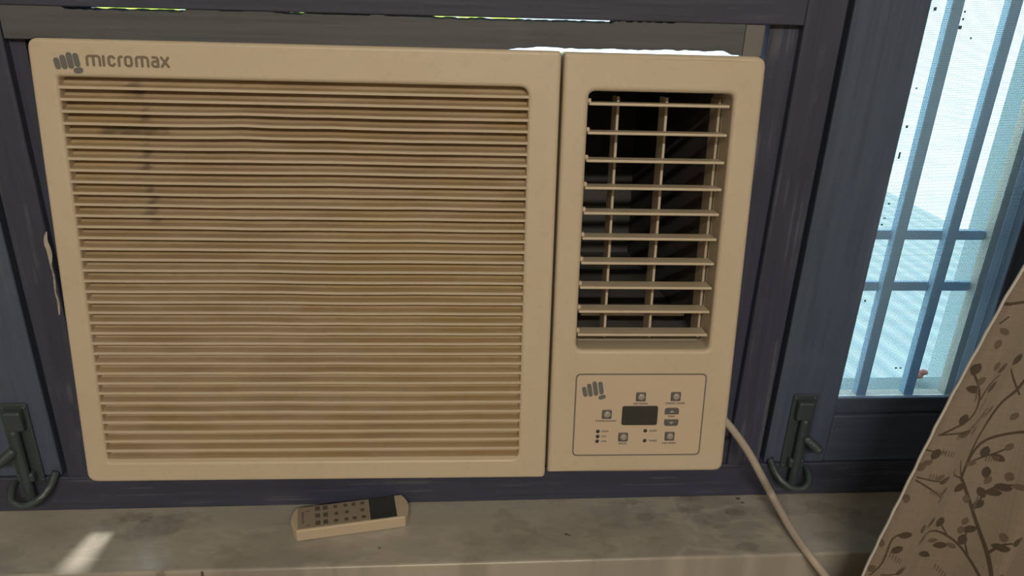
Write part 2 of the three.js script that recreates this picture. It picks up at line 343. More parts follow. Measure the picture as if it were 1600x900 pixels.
// pixel -> point on the unit's face (depth d behind the face), in the unit's own metres
function onAC(u, v, d = 0) {
  const o = camera.position.clone().applyMatrix4(acInv), q = camera.position.clone().add(pxRay(u, v)).applyMatrix4(acInv).sub(o);
  return o.addScaledVector(q, (-d - o.z) / q.z);
}
{
  const panelOpt = (depth, b) => ({ depth: depth - 2 * b, bevelEnabled: true, bevelThickness: b, bevelSize: b, bevelOffset: -b, bevelSegments: 5, curveSegments: 8 });
  const smoothNormals = (g) => { g.deleteAttribute('uv'); g.deleteAttribute('normal'); const m = mergeVertices(g, 1e-6); return m; };
  const GR = { u0: -0.3078, u1: 0.1095, v0: 0.0200, v1: 0.3985 };

  // ---- intake panel
  const S = roundedRect(new THREE.Shape(), -0.33, 0.1385, -0.0025, 0.431, [0.010, 0.004, 0.005, 0.011]);
  S.holes.push(roundedRect(new THREE.Path(), GR.u0, GR.u1, GR.v0, GR.v1, [0.003, 0.009, 0.008, 0.005]));
  const g1 = new THREE.ExtrudeGeometry(S, panelOpt(0.034, 0.0035)); g1.translate(0, 0, -0.034 + 0.0035);
  const intake = mesh('intake_panel', metricUV(g1), M.plastic, ac);

  // slats: thin bright lip, then a face sloping back and up to the next lip
  const NS = 36, pitch = (GR.v1 - GR.v0) / NS;
  const smudge = [[222, 180, 9, 14], [207, 140, 14, 12], [226, 238, 9, 12], [226, 262, 12, 10], [232, 300, 9, 14], [236, 318, 11, 12], [236, 340, 14, 12], [175, 205, 30, 8], [220, 205, 40, 10]].map(([u, v, a, b]) => { const q = onAC(u, v, 0.004); return [q.x, q.y, a * 0.0006, b * 0.0006]; });
  const grime = colourTex(1024, 1024, (u, v) => {
    const x = GR.u0 + u * (GR.u1 - GR.u0), y = GR.v0 + v * (GR.v1 - GR.v0);
    const n = fbm(u * 7, v * 30, 7, 30, 6), yel = fbm(u * 3 + 40, v * 4 + 80, 256, 256, 4);
    let c = mixc([0.53, 0.43, 0.305], [0.45, 0.35, 0.225], smooth(0.34, 0.72, n));
    c = mixc(c, [0.51, 0.385, 0.18], 0.5 * smooth(0.45, 0.68, yel + 0.10 * smooth(0.75, 0.3, v) * smooth(0.2, 0.6, u)) * (0.6 + 0.5 * n));
    c = mixc(c, [0.38, 0.29, 0.18], 0.22 * smooth(0.60, 0.74, fbm(u * 30 + 9, v * 90 + 4, 256, 256, 3)));
    for (const [sx, sy, a, b] of smudge) {
      const d = Math.hypot((x - sx) / a, (y - sy) / b) + 1.3 * (fbm(x * 140 + 60, y * 140 + 10, 256, 256, 4) - 0.5);
      c = mixc(c, [0.13, 0.105, 0.085], 0.65 * smooth(1.2, 0.1, d));
    }
    return c;
  }, THREE.ClampToEdgeWrapping);
  const mSlat = std({ map: grime, roughness: 0.5 }), mLip = M.plastic;
  const L = GR.u1 - GR.u0 + 0.003, SEG = 16;
  for (let i = 0; i < NS; i++) {
    const vb = GR.v0 + i * pitch, pos = [], uv = [], idx = [], runs = [];
    // profile (dv, depth): underside back, lip bottom, lip top, sloping face, back
    const prof = [[0.0016, -0.0175], [0.0, -0.0030], [0.0002, -0.0018], [0.0024, -0.0016], [0.0028, -0.0026], [0.0046, -0.0105], [pitch + 0.0010, -0.0165], [pitch + 0.0010, -0.0178]];
    const wob = Array.from({ length: SEG + 1 }, (_, k) => (i > 1 && i < NS - 2 ? 0.0011 : 0.0002) * Math.sin(Math.PI * k / SEG) * (fbm(k * 0.33 + 20, i * 0.22 + 70, 256, 256, 3) - 0.5) * 2);
    const ring = prof.length;
    for (let e = 0; e < ring; e++) {                       // flat-shaded bands: two vertices per edge
      const A = prof[e], B = prof[(e + 1) % ring];
      const base = pos.length / 3;
      for (let k = 0; k <= SEG; k++) for (const q of [A, B]) {
        const u = GR.u0 - 0.0015 + L * k / SEG, v = vb + q[0] + wob[k];
        pos.push(u, v, q[1]); uv.push((u - GR.u0) / (GR.u1 - GR.u0), (v - GR.v0) / (GR.v1 - GR.v0));
      }
      const from = idx.length; for (let k = 0; k < SEG; k++) { const a = base + 2 * k; idx.push(a, a + 3, a + 1, a, a + 2, a + 3); }
      runs.push([from, idx.length - from, e === 1 || e === 2 || e === 3 ? 1 : 0]);
    }
    const g = new THREE.BufferGeometry(); g.setAttribute('position', new THREE.Float32BufferAttribute(pos, 3)); g.setAttribute('uv', new THREE.Float32BufferAttribute(uv, 2)); g.setIndex(idx); g.computeVertexNormals();
    for (const q of runs) g.addGroup(...q);
    mesh('slat', g, [mSlat, mLip], intake);
  }
  mesh('grille_backing', box(GR.u0 - 0.003, GR.u1 + 0.003, GR.v0 - 0.003, GR.v1 + 0.003, -0.026, -0.0185), M.plastic, intake);
  mesh('lip', box(GR.u0 + 0.004, GR.u1 - 0.006, 0.0158, 0.0166, -0.0005, 0.0005, 0.0003, 'x'), M.plastic, intake);

  // ---- emblem: four fingers and a thumb
  const emblem = (pts, w, z, parent, name = 'emblem') => {
    const g = merge(pts.map(([a, b, c, d, k]) => { const p = onAC(a, b), q = onAC(c, d); return stroke([[p.x, p.y], [q.x, q.y]], w * (k ?? 1)); }));
    g.translate(0, 0, z); const o = mesh(name, g, M.logo, parent); o.userData.label = 'grey fist emblem of four fingers and a thumb'; return o;
  };
  const big = (x, y) => [60 + x / 6.667, 70 + y / 6.667];
  emblem([[...big(186, 162), ...big(206, 226), 0.98], [...big(250, 135), ...big(274, 224)], [...big(315, 107), ...big(342, 220)], [...big(384, 114), ...big(408, 204), 0.95], [...big(398, 270), ...big(438, 264), 0.98]], 0.0051, 0.0, intake);

  // ---- word: rounded stroke letters
  {
    const a = onAC(134, 95), bEnd = onAC(265, 97), U = (bEnd.x - a.x) / 870, w = 27 * U, xh = 94 * U, r = 26 * U;
    const y0 = onAC(137, 103.7).y + w / 2, gs = [];
    const put = (pts) => gs.push(stroke(pts, w, 0.0003 + 0.00004 * (gs.length % 5)));
    const span = (p, q) => [a.x + p * U + w / 2, (q - p) * U - w];      // centre line start and width of a letter that fills p..q
    const m_ = (p, q) => { const [x, wd] = span(p, q); put([[x, y0], [x, y0 + xh - r], ...arcPts(x + r, y0 + xh - r, r, r, 180, 90, 5), [x + wd - r, y0 + xh], ...arcPts(x + wd - r, y0 + xh - r, r, r, 90, 0, 5), [x + wd, y0]]); put([[x + wd / 2, y0], [x + wd / 2, y0 + xh - w * 0.4]]); };
    const i_ = (p) => put([[a.x + p * U, y0], [a.x + p * U, y0 + xh]]);
    const c_ = (p, q) => { const [x, wd] = span(p, q); put([[x + wd, y0 + xh - r * 0.6], ...arcPts(x + wd - r, y0 + xh - r, r, r, 40, 90, 4), ...arcPts(x + r, y0 + xh - r, r, r, 90, 180, 5), ...arcPts(x + r, y0 + r, r, r, 180, 270, 5), ...arcPts(x + wd - r, y0 + r, r, r, 270, 320, 4), [x + wd, y0 + r * 0.6]]); };
    const r_ = (p, q) => { const [x, wd] = span(p, q); put([[x, y0], [x, y0 + xh - r], ...arcPts(x + r, y0 + xh - r, r, r, 180, 90, 5), [x + wd, y0 + xh]]); };
    const o_ = (p, q) => { const [x, wd] = span(p, q), h = x + wd / 2; put([[h, y0], ...arcPts(x + r, y0 + r, r, r, 270, 180, 5), ...arcPts(x + r, y0 + xh - r, r, r, 180, 90, 5), [h, y0 + xh]]); put([[h, y0], ...arcPts(x + wd - r, y0 + r, r, r, -90, 0, 5), ...arcPts(x + wd - r, y0 + xh - r, r, r, 0, 90, 5), [h, y0 + xh]]); };
    const a_ = (p, q) => { const [x, wd] = span(p, q), h = xh * 0.56, k = h / 2; put([[x + r * 0.4, y0 + xh], ...arcPts(x + wd - r, y0 + xh - r, r, r, 90, 0, 5), [x + wd, y0]]); put([[x + wd, y0], ...arcPts(x + k, y0 + k, k, k, 270, 90, 8), [x + wd, y0 + h]]); };
    const x_ = (p, q) => { const [x, wd] = span(p, q); put([[x, y0], [x + wd, y0 + xh]]); put([[x, y0 + xh], [x + wd, y0]]); };
    m_(0, 158); i_(185); c_(225, 308); r_(330, 388); o_(396, 487); m_(510, 657); a_(674, 762); x_(773, 870);
    const g = merge(gs);
    // the print runs very slightly downhill, as on the unit
    mesh('lettering', g, M.word, intake).userData.label = 'grey printed brand lettering';
  }

  // ---- right-hand housing with the air outlet
  const OU = { u0: 0.1655, u1: 0.3025, v0: 0.1410, v1: 0.3962 };
  const S2 = roundedRect(new THREE.Shape(), 0.1412, 0.33, 0.0025, 0.4305, [0.002, 0.011, 0.010, 0.002]);
  S2.holes.push(roundedRect(new THREE.Path(), OU.u0, OU.u1, OU.v0, OU.v1, [0.007, 0.006, 0.006, 0.008]));
  const g2 = new THREE.ExtrudeGeometry(S2, panelOpt(0.034, 0.0045)); g2.translate(0, 0, -0.0355 + 0.0045);
  const housing = mesh('front_housing', metricUV(g2), M.plastic, ac);
  // duct behind the opening
  const D0 = -0.034, D1 = -0.066, k = 0.004;
  mesh('outlet_duct', merge([box(OU.u0 - k, OU.u0, OU.v0 - k, OU.v1 + k, D1, D0), box(OU.u1, OU.u1 + k, OU.v0 - k, OU.v1 + k, D1, D0), box(OU.u0, OU.u1, OU.v0 - k, OU.v0, D1, D0), box(OU.u0, OU.u1, OU.v1, OU.v1 + k, D1, D0)]), M.plastic, ac);
  // long air channel behind it, its dark grey put in for deep shade
  const F0 = -0.42, q4 = 0.010;
  mesh('shade_channel', merge([box(OU.u0 - k, OU.u0 + 0.0005, OU.v0 - q4, OU.v1 + q4, F0, D1), box(OU.u1 - 0.0005, OU.u1 + k, OU.v0 - q4, OU.v1 + q4, F0, D1), box(OU.u0, OU.u1, OU.v0 - q4, OU.v0 + 0.0005, F0, D1), box(OU.u0, OU.u1, OU.v1 - 0.0005, OU.v1 + q4, F0, D1), box(OU.u0 - k, OU.u1 + k, OU.v0 - q4, OU.v1 + q4, F0 - 0.01, F0)]), M.shadeLining, ac).userData.label = 'dark grey lining coloured for the shade deep in the air channel';
  // horizontal vanes with pivot clips
  const vanes = [[1140, 167], [1137, 212], [1133, 255], [1128, 297], [1124, 336], [1119, 375], [1114, 413], [1110, 451], [1107, 488], [1104, 524]];
  const vaneG = metricUV(new RoundedBoxGeometry(0.1335, 0.0027, 0.021, 2, 0.0009), 'x'), clipG = new RoundedBoxGeometry(0.0035, 0.0052, 0.006, 2, 0.0012);
  for (const [a, b] of vanes) {
    const v = onAC(a, b, 0.004).y;
    const o = mesh('vane', vaneG, M.plastic, ac); o.position.set((OU.u0 + OU.u1) / 2 - 0.0008, v, -0.0145);
    const c = mesh('pivot_clip', clipG, M.plate, o); c.position.set(-0.0655, 0.0022, 0.001);
  }
  // upright blades further in
  for (const [a, b] of [[962, 230], [1037, 230], [1112, 300]]) {
    const u = onAC(a, b, 0.034).x;
    mesh('upright_blade', box(u - 0.0014, u + 0.0014, OU.v0 + 0.002, OU.v1 - 0.006, -0.060, -0.034, 0.0008), M.plastic, ac);
  }
  mesh('blade_link', box(OU.u0 + 0.012, OU.u1 - 0.012, OU.v0 + 0.018, OU.v0 + 0.021, -0.062, -0.0585, 0.0008, 'x'), M.plastic, ac);

  // ---- control panel
  const P = { u0: 0.1672, u1: 0.3020, v0: 0.0235, v1: 0.1150 };
  const zc = 0.0;                                           // the housing's front face
  const ps = roundedRect(new THREE.Shape(), P.u0, P.u1, P.v0, P.v1, 0.005);
  const gp = new THREE.ExtrudeGeometry(ps, { depth: 0.0006, bevelEnabled: false, curveSegments: 6 }); gp.translate(0, 0, zc - 0.0016);
  const plate = mesh('control_panel', gp, M.plate, ac);
  const oS = roundedRect(new THREE.Shape(), P.u0 - 0.0008, P.u1 + 0.0008, P.v0 - 0.0008, P.v1 + 0.0008, 0.0055); oS.holes.push(roundedRect(new THREE.Path(), P.u0 + 0.0006, P.u1 - 0.0006, P.v0 + 0.0006, P.v1 - 0.0006, 0.0045));
  const og = new THREE.ExtrudeGeometry(oS, { depth: 0.0005, bevelEnabled: false, curveSegments: 6 }); og.translate(0, 0, zc - 0.0012);
  mesh('outline', og, M.outline, plate);
  const z1 = zc - 0.0010, cp = (x, y) => [880 + x / 6, 570 + y / 6];
  emblem([[...cp(197, 228), ...cp(209, 284)], [...cp(245, 200), ...cp(258, 282)], [...cp(296, 178), ...cp(309, 274)], [...cp(350, 180), ...cp(361, 262)], [...cp(352, 311), ...cp(381, 302), 0.98]], 0.0046, z1, plate);
  const font = await new FontLoader().loadAsync('fonts/droid/droid_sans_bold.typeface.json');
  const print = (text, cx, cy, size) => {
    const q = onAC(...cp(cx, cy)), sh = font.generateShapes(text, size), g = new THREE.ExtrudeGeometry(sh, { depth: 0.0002, bevelEnabled: false, curveSegments: 2 });
    g.computeBoundingBox(); const bb = g.boundingBox; g.translate(q.x - (bb.min.x + bb.max.x) / 2, q.y - (bb.min.y + bb.max.y) / 2, z1);
    return g;
  };
  const small = 0.0021;
  mesh('lettering', merge([print('AIR SWING', 726, 368, small), print('ENERGY SAVER', 1052, 364, small), print('POWER ON/OFF', 402, 530, small), print('TEMP', 1015, 487, small), print('MODE', 557, 742, small), print('FAN SPEED', 993, 737, small),
    print('COOL', 394, 627, small), print('DRY', 384, 675, small), print('FAN', 381, 720, small), print('SLEEP', 845, 622, small), print('TIMER', 841, 715, small)]), M.key, plate).userData.label = 'small grey printed captions';
  const keyG = new RoundedBoxGeometry(0.0103, 0.0100, 0.0024, 3, 0.0011), domeG = new THREE.SphereGeometry(0.0036, 18, 10).scale(1, 1, 0.42);
  for (const [x, y] of [[730, 303], [1057, 300], [410, 467], [562, 680], [998, 672]]) {
    const q = onAC(...cp(x, y)), o = mesh('button', keyG, M.key, plate); o.position.set(q.x, q.y, z1 + 0.0004);
    const d = mesh('button_dome', domeG, M.keyDome, o); d.position.set(0.0003, 0.0003, 0.0011);
  }
  const lc0 = onAC(...cp(545, 568)), lc1 = onAC(...cp(893, 388));
  mesh('display_window', new THREE.ExtrudeGeometry(roundedRect(new THREE.Shape(), lc0.x, lc1.x, lc0.y, lc1.y, 0.0025), { depth: 0.0006, bevelEnabled: true, bevelThickness: 0.0003, bevelSize: 0.0003, bevelOffset: -0.0003, bevelSegments: 2 }).translate(0, 0, z1), M.lcd, plate).userData.label = 'unlit dark display window';
  for (const [x, y, s] of [[1020, 436, 1], [1013, 544, -1]]) {
    const q = onAC(...cp(x, y)), w = 0.0148, h = 0.0072, S3 = s > 0 ? roundedRect(new THREE.Shape(), -w / 2, w / 2, -h / 2, h / 2, [0.003, 0.003, 0, 0]) : roundedRect(new THREE.Shape(), -w / 2, w / 2, -h / 2, h / 2, [0, 0, 0.003, 0.003]);
    const g = new THREE.ExtrudeGeometry(S3, { depth: 0.0008, bevelEnabled: true, bevelThickness: 0.0004, bevelSize: 0.0004, bevelOffset: -0.0004, bevelSegments: 2 });
    const o = mesh('temperature_button', g, M.key, plate); o.position.set(q.x, q.y, z1);
    const tri = new THREE.Shape(); tri.moveTo(-0.0028, -s * 0.0014); tri.lineTo(0.0028, -s * 0.0014); tri.lineTo(0, s * 0.0018);
    const a = mesh('arrow', new THREE.ExtrudeGeometry(tri, { depth: 0.0003, bevelEnabled: false }), M.keyDome, o); a.position.z = 0.0012;
  }
  const ledG = new THREE.SphereGeometry(0.0021, 14, 8).scale(1, 1, 0.45);
  for (const [x, y] of [[326, 628], [324, 676], [319, 720], [771, 622], [765, 715]]) { const q = onAC(...cp(x, y)); mesh('indicator', ledG, M.lcd, plate).position.set(q.x, q.y, z1); }

  mesh('seam_backing', box(0.134, 0.146, 0.004, 0.428, -0.040, -0.036), M.plastic, ac);

  // ---- metal casing through the window
  mesh('casing', merge([box(-0.275, -0.269, 0.012, 0.406, -0.62, -0.126), box(0.311, 0.3165, 0.012, 0.406, -0.62, -0.126), box(-0.269, 0.311, 0.012, 0.018, -0.62, -0.126), box(-0.269, 0.311, 0.400, 0.406, -0.62, -0.126), box(-0.269, 0.311, 0.018, 0.400, -0.62, -0.614)]), M.metal, ac);
  mesh('casing_collar', merge([box(-0.275, -0.269, 0.012, 0.406, -0.126, -0.033), box(0.311, 0.3165, 0.012, 0.406, -0.126, -0.033), box(-0.269, 0.311, 0.012, 0.018, -0.126, -0.033), box(-0.269, 0.311, 0.400, 0.406, -0.126, -0.033)]), M.metal, ac);

  // ---- power cord from the unit over the sill
  const pts = [atZ(1128, 652, -0.045), atZ(1142, 668, -0.040), atZ(1168, 704, -0.034), atZ(1190, 744, -0.028), atY(1205, 772, -0.066), atY(1222, 803, -0.0745), atY(1243, 838, -0.0815), atY(1265, 868, -0.0862), atY(1289, 899, -0.104), atY(1318, 936, -0.17)];
  pts.push(pts[9].clone().add(new V3(0.02, -0.25, 0.0)), pts[9].clone().add(new V3(0.06, -0.80, -0.01)));
  const cg = new THREE.TubeGeometry(new THREE.CatmullRomCurve3(pts, false, 'centripetal'), 160, 0.0044, 12); cg.applyMatrix4(acInv);
  mesh('power_cord', cg, M.cord, ac).userData.label = 'off white power cord';
}

// ------------------------------------------------------------------ torn clear tape on the unit's edge
{
  const pos = [], idx = [], N = 44;
  for (let i = 0; i <= N; i++) {
    const t = i / N, q = onAC(76 + 21 * t + (t < 0.35 ? -3 * Math.sin(t / 0.35 * Math.PI) : 0), 362 + 128 * t, 0.010).applyMatrix4(ac.matrixWorld);
    const w = 0.0034 * (t < 0.4 ? 0.4 + 1.0 * Math.sin(t / 0.4 * Math.PI) : 0.42 + 0.08 * Math.sin(t * 9));
    for (let k = 0; k <= 3; k++) { const s = k / 3 - 0.35; pos.push(q.x + s * w - 0.0015, q.y + 0.0006 * Math.sin(i * 0.7 + k), q.z + 0.0016 * Math.sin(i * 0.45 + k * 2.1) + 0.002); }
    if (i < N) for (let k = 0; k < 3; k++) { const a = i * 4 + k; idx.push(a, a + 1, a + 5, a, a + 5, a + 4); }
  }
  const g = new THREE.BufferGeometry(); g.setAttribute('position', new THREE.Float32BufferAttribute(pos, 3)); g.setIndex(idx); g.computeVertexNormals();
  tag(mesh(numbered('torn_tape'), g, new THREE.MeshPhysicalMaterial({ color: rgb(0.75, 0.74, 0.66), roughness: 0.16, transmission: 0.35, thickness: 0 }), scene), 'crumpled strip of clear tape stuck to the edge of the air conditioner', 'tape');
}

// ------------------------------------------------------------------ remote control on the sill
{
  const t = thing('remote_control', 'white remote control with dark screen lying on the stone sill', 'remote control');
  const H = 0.0150, A = atY(455, 831, SILL_Y + H), B = atY(641, 806, SILL_Y + H), wid = 0.0395;
  const len = A.distanceTo(B) + 0.002, dir = B.clone().sub(A).normalize(), mid = A.clone().add(B).multiplyScalar(0.5).add(new V3(dir.z, 0, -dir.x).multiplyScalar(wid / 2));
  t.position.set(mid.x, SILL_Y + 0.0002, mid.z + 0.0005); t.rotation.y = Math.atan2(-dir.z, dir.x);
  const l = len / 2, w = wid / 2, bow = 0.0065;
  const out = (k) => { const S = new THREE.Shape(); S.moveTo(-l + bow, -w + k); S.lineTo(l - bow, -w + k); S.quadraticCurveTo(l + bow - k * 2, 0, l - bow, w - k); S.lineTo(-l + bow, w - k); S.quadraticCurveTo(-l - bow + k * 2, 0, -l + bow, -w + k); return S; };
  const bodyG = new THREE.ExtrudeGeometry(out(0), { depth: H - 0.004, bevelEnabled: true, bevelThickness: 0.002, bevelSize: 0.002, bevelOffset: -0.002, bevelSegments: 4, curveSegments: 14 });
  bodyG.rotateX(-Math.PI / 2); bodyG.translate(0, 0.002, 0);
  mesh('body', bodyG, std({ color: rgb(0.60, 0.52, 0.40), roughness: 0.45 }), t);
  const X = (f) => -l + f * 2 * l, Zz = (f) => -w + f * 2 * w;   // f across: 0 far edge, 1 near edge
  const face = std({ color: rgb(0.34, 0.30, 0.245), roughness: 0.5 }), ink = std({ color: rgb(0.13, 0.115, 0.095), roughness: 0.5 });
  mesh('face_plate', new RoundedBoxGeometry(X(0.655) - X(0.06), 0.0008, wid * 0.9, 2, 0.0003).translate((X(0.655) + X(0.06)) / 2, H + 0.0001, 0), face, t);
  mesh('screen', new RoundedBoxGeometry(X(0.885) - X(0.66), 0.0012, wid * 0.9, 2, 0.0005).translate((X(0.885) + X(0.66)) / 2, H + 0.0001, 0), M.lcd, t);
  const kG = new RoundedBoxGeometry(0.0052, 0.0014, 0.0072, 2, 0.0005), kS = new RoundedBoxGeometry(0.0042, 0.0012, 0.0050, 2, 0.0004);
  for (const r of [0.2, 0.5, 0.8]) {
    for (const c of [0.225, 0.29]) mesh('button', kG, ink, t).position.set(X(c), H + 0.0006, Zz(r));
    for (const c of r === 0.5 ? [0.38, 0.47, 0.60] : [0.375, 0.46, 0.53, 0.605]) mesh('button', kS, ink, t).position.set(X(c), H + 0.0006, Zz(r));
  }
  const font = await new FontLoader().loadAsync('fonts/droid/droid_sans_bold.typeface.json'), ng = new THREE.ExtrudeGeometry(font.generateShapes('micromax', 0.0030), { depth: 0.0002, bevelEnabled: false, curveSegments: 2 });
  ng.center(); ng.rotateZ(Math.PI / 2); ng.rotateX(-Math.PI / 2); ng.translate(X(0.100), H + 0.0006, 0);
  mesh('printed_name', ng, ink, t).userData.label = 'small dark printed name';
  for (const r of [0.24, 0.84]) mesh('printed_mark', new RoundedBoxGeometry(0.0045, 0.0004, 0.0014, 1, 0.0002).translate(X(0.145), H + 0.0006, Zz(r)), ink, t);
}

// ------------------------------------------------------------------ curtain
{
  const Zc = 0.10, SIZE = 0.62, CX = 0.43, CY = -0.16, PXL = 2048;
  const cv = document.createElement('canvas'); cv.width = cv.height = PXL; const c = cv.getContext('2d');
  c.fillStyle = 'rgb(142,131,119)'; c.fillRect(0, 0, PXL, PXL);
  for (let y = 0; y < PXL; y += 3) { c.fillStyle = `rgba(${rnd() < 0.5 ? '108,98,88' : '168,156,142'},${0.05 + 0.07 * rnd()})`; c.fillRect(0, y, PXL, 2); }
  for (let x = 0; x < PXL; x += 3) { c.fillStyle = `rgba(${rnd() < 0.5 ? '108,98,88' : '168,156,142'},${0.05 + 0.07 * rnd()})`; c.fillRect(x, 0, 2, PXL); }
  const S = PXL / SIZE, toC = (u, v) => { const q = atZ(u, v, Zc); return [(q.x - CX) * S, PXL - (q.y - CY) * S]; };
  const ink = 'rgb(78,68,58)', pale = 'rgb(104,93,82)';
  const line = (pts, w, col = ink) => { c.strokeStyle = col; c.lineWidth = w; c.lineCap = c.lineJoin = 'round'; c.beginPath(); const P = pts.map((p) => toC(...p)); c.moveTo(...P[0]); for (let i = 1; i < P.length - 1; i++) { const m = [(P[i][0] + P[i + 1][0]) / 2, (P[i][1] + P[i + 1][1]) / 2]; c.quadraticCurveTo(...P[i], ...m); } c.lineTo(...P[P.length - 1]); c.stroke(); };
  const leaf = (u, v, ang, len, col = ink) => { const [x, y] = toC(u, v); c.save(); c.translate(x, y); c.rotate(-ang * Math.PI / 180); c.fillStyle = col; c.beginPath(); c.moveTo(-len / 2, 0); c.bezierCurveTo(-len * 0.2, -len * 0.42, len * 0.3, -len * 0.36, len / 2, 0); c.bezierCurveTo(len * 0.3, len * 0.36, -len * 0.2, len * 0.42, -len / 2, 0); c.fill(); c.restore(); };
  const tw = (pts, w) => line(pts, w);
  // stems, in the photograph's pixels, laid on the cloth
  tw([[1525, 905], [1530, 860], [1528, 830], [1520, 790], [1513, 762], [1510, 755]], 10);
  tw([[1510, 757], [1518, 735], [1535, 705], [1560, 688], [1605, 672]], 9);
  tw([[1512, 752], [1520, 728], [1535, 695], [1552, 668]], 7);
  tw([[1511, 757], [1500, 752], [1493, 744], [1497, 737]], 6); tw([[1510, 752], [1508, 736], [1507, 725]], 5);
  tw([[1521, 905], [1516, 880], [1505, 858], [1490, 845], [1470, 839], [1452, 842], [1445, 846]], 8);
  tw([[1529, 850], [1538, 838], [1552, 825], [1565, 822]], 6); tw([[1509, 862], [1507, 848], [1512, 830]], 5); tw([[1485, 842], [1478, 828]], 5);
  tw([[1523, 800], [1535, 778], [1550, 762], [1575, 748], [1592, 743]], 6);
  tw([[1518, 735], [1540, 722], [1560, 712], [1573, 704]], 6);
  tw([[1360, 898], [1375, 885], [1385, 862], [1392, 842], [1405, 832], [1418, 830]], 6); tw([[1375, 896], [1395, 893], [1405, 888]], 5);
  tw([[1432, 751], [1445, 757], [1462, 768], [1470, 778], [1475, 785]], 6); tw([[1434, 746], [1450, 748], [1470, 749]], 5);
  tw([[1436, 708], [1455, 704], [1475, 705]], 5); tw([[1440, 728], [1452, 720]], 5);
  tw([[1468, 680], [1490, 675], [1520, 670], [1538, 660], [1545, 652]], 6); tw([[1470, 679], [1495, 664], [1518, 648], [1528, 628], [1527, 600], [1522, 585]], 7); tw([[1518, 668], [1535, 655], [1550, 645]], 6);
  tw([[1530, 622], [1538, 607], [1552, 592], [1565, 588]], 6);
  tw([[1522, 905], [1535, 880], [1548, 875]], 5); tw([[1555, 900], [1545, 885], [1550, 872]], 5);
  tw([[1552, 668], [1570, 640], [1595, 620], [1610, 600]], 8); tw([[1600, 622], [1594, 600], [1590, 585]], 6);
  tw([[1570, 478], [1585, 473], [1605, 470]], 9); tw([[1563, 505], [1575, 495]], 5);
  const LV = [[1507, 771, 60, 1], [1536, 772, 120, 1], [1550, 768, 20, 1], [1562, 757, 25, 1], [1545, 742, 95, 1], [1546, 753, 70, 0], [1590, 742, 60, 0], [1580, 748, 30, 0], [1572, 740, 80, 0], [1562, 718, -20, 1], [1546, 713, 80, 1], [1578, 700, 60, 0], [1525, 733, 20, 0], [1530, 790, 60, 1], [1515, 786, 100, 0], [1567, 820, 60, 1], [1545, 834, 20, 1], [1550, 820, 90, 0], [1515, 828, 40, 1], [1511, 818, 80, 0], [1505, 845, 90, 1], [1504, 832, 90, 0], [1477, 826, 80, 1], [1460, 824, 60, 1], [1442, 826, 110, 1], [1445, 850, 60, 1], [1475, 860, 20, 1], [1490, 857, -30, 0], [1465, 855, 10, 0], [1550, 875, 60, 1], [1540, 874, 100, 0], [1531, 893, 80, 1], [1452, 877, -20, 1], [1412, 833, 20, 1], [1399, 856, 45, 1], [1378, 850, 100, 0], [1405, 889, 30, 1], [1363, 889, 70, 0], [1475, 749, 15, 1], [1466, 743, 40, 0], [1476, 772, 40, 1], [1472, 784, 20, 0], [1461, 709, 70, 1], [1449, 723, 45, 0], [1440, 731, 70, 0], [1417, 780, 90, 0], [1525, 577, 70, 1], [1519, 607, -10, 1], [1551, 605, 50, 1], [1569, 577, 30, 1], [1556, 571, 80, 0], [1531, 594, 60, 0], [1506, 676, 10, 1], [1524, 678, 80, 0], [1503, 654, 80, 1], [1568, 517, -30, 0], [1558, 537, 80, 0], [1590, 655, 60, 0], [1600, 570, 60, 1], [1525, 676, 60, 0]];
  for (const [u, v, a, k] of LV) leaf(u, v, a, k ? 44 : 34, k ? ink : pale);
  // little fern combs
  for (const [u, v, a] of [[1492, 684, 10], [1470, 708, -10], [1450, 746, 0], [1450, 768, -20], [1545, 726, 10], [1545, 660, 40], [1530, 642, 55], [1523, 800, 70], [1465, 895, -40], [1388, 868, -30], [1520, 625, 75]]) {
    for (let k = 0; k < 5; k++) { const du = k * 4 * Math.cos(a * Math.PI / 180), dv = -k * 4 * Math.sin(a * Math.PI / 180); line([[u + du, v + dv], [u + du + 3, v + dv - 7]], 4, pale); }
  }
  const tex = new THREE.CanvasTexture(cv); tex.colorSpace = THREE.SRGBColorSpace; tex.wrapS = tex.wrapT = THREE.MirroredRepeatWrapping; tex.anisotropy = 4;
  const left = new THREE.CatmullRomCurve3([new V3(0.40, -0.62, 0), new V3(0.425, -0.30, 0), atZ(1353, 900, Zc), atZ(1418, 768, Zc), atZ(1480, 645, Zc), atZ(1540, 535, Zc), atZ(1600, 430, Zc), new V3(0.60, 0.52, 0), new V3(0.65, 0.75, 0), new V3(0.68, 1.17, 0)].map((p) => p.setZ(0)), false, 'centripetal').getPoints(300);
  const xl = (y) => { let i = 0; while (i < left.length - 2 && left[i + 1].y < y) i++; const a = left[i], b = left[i + 1]; return a.x + (b.x - a.x) * Math.min(1, Math.max(0, (y - a.y) / (b.y - a.y))); };
  const NU = 160, NV = 150, pos = [], uv = [], idx = [], yA = -0.62, yB = 1.17, xr = 1.02;
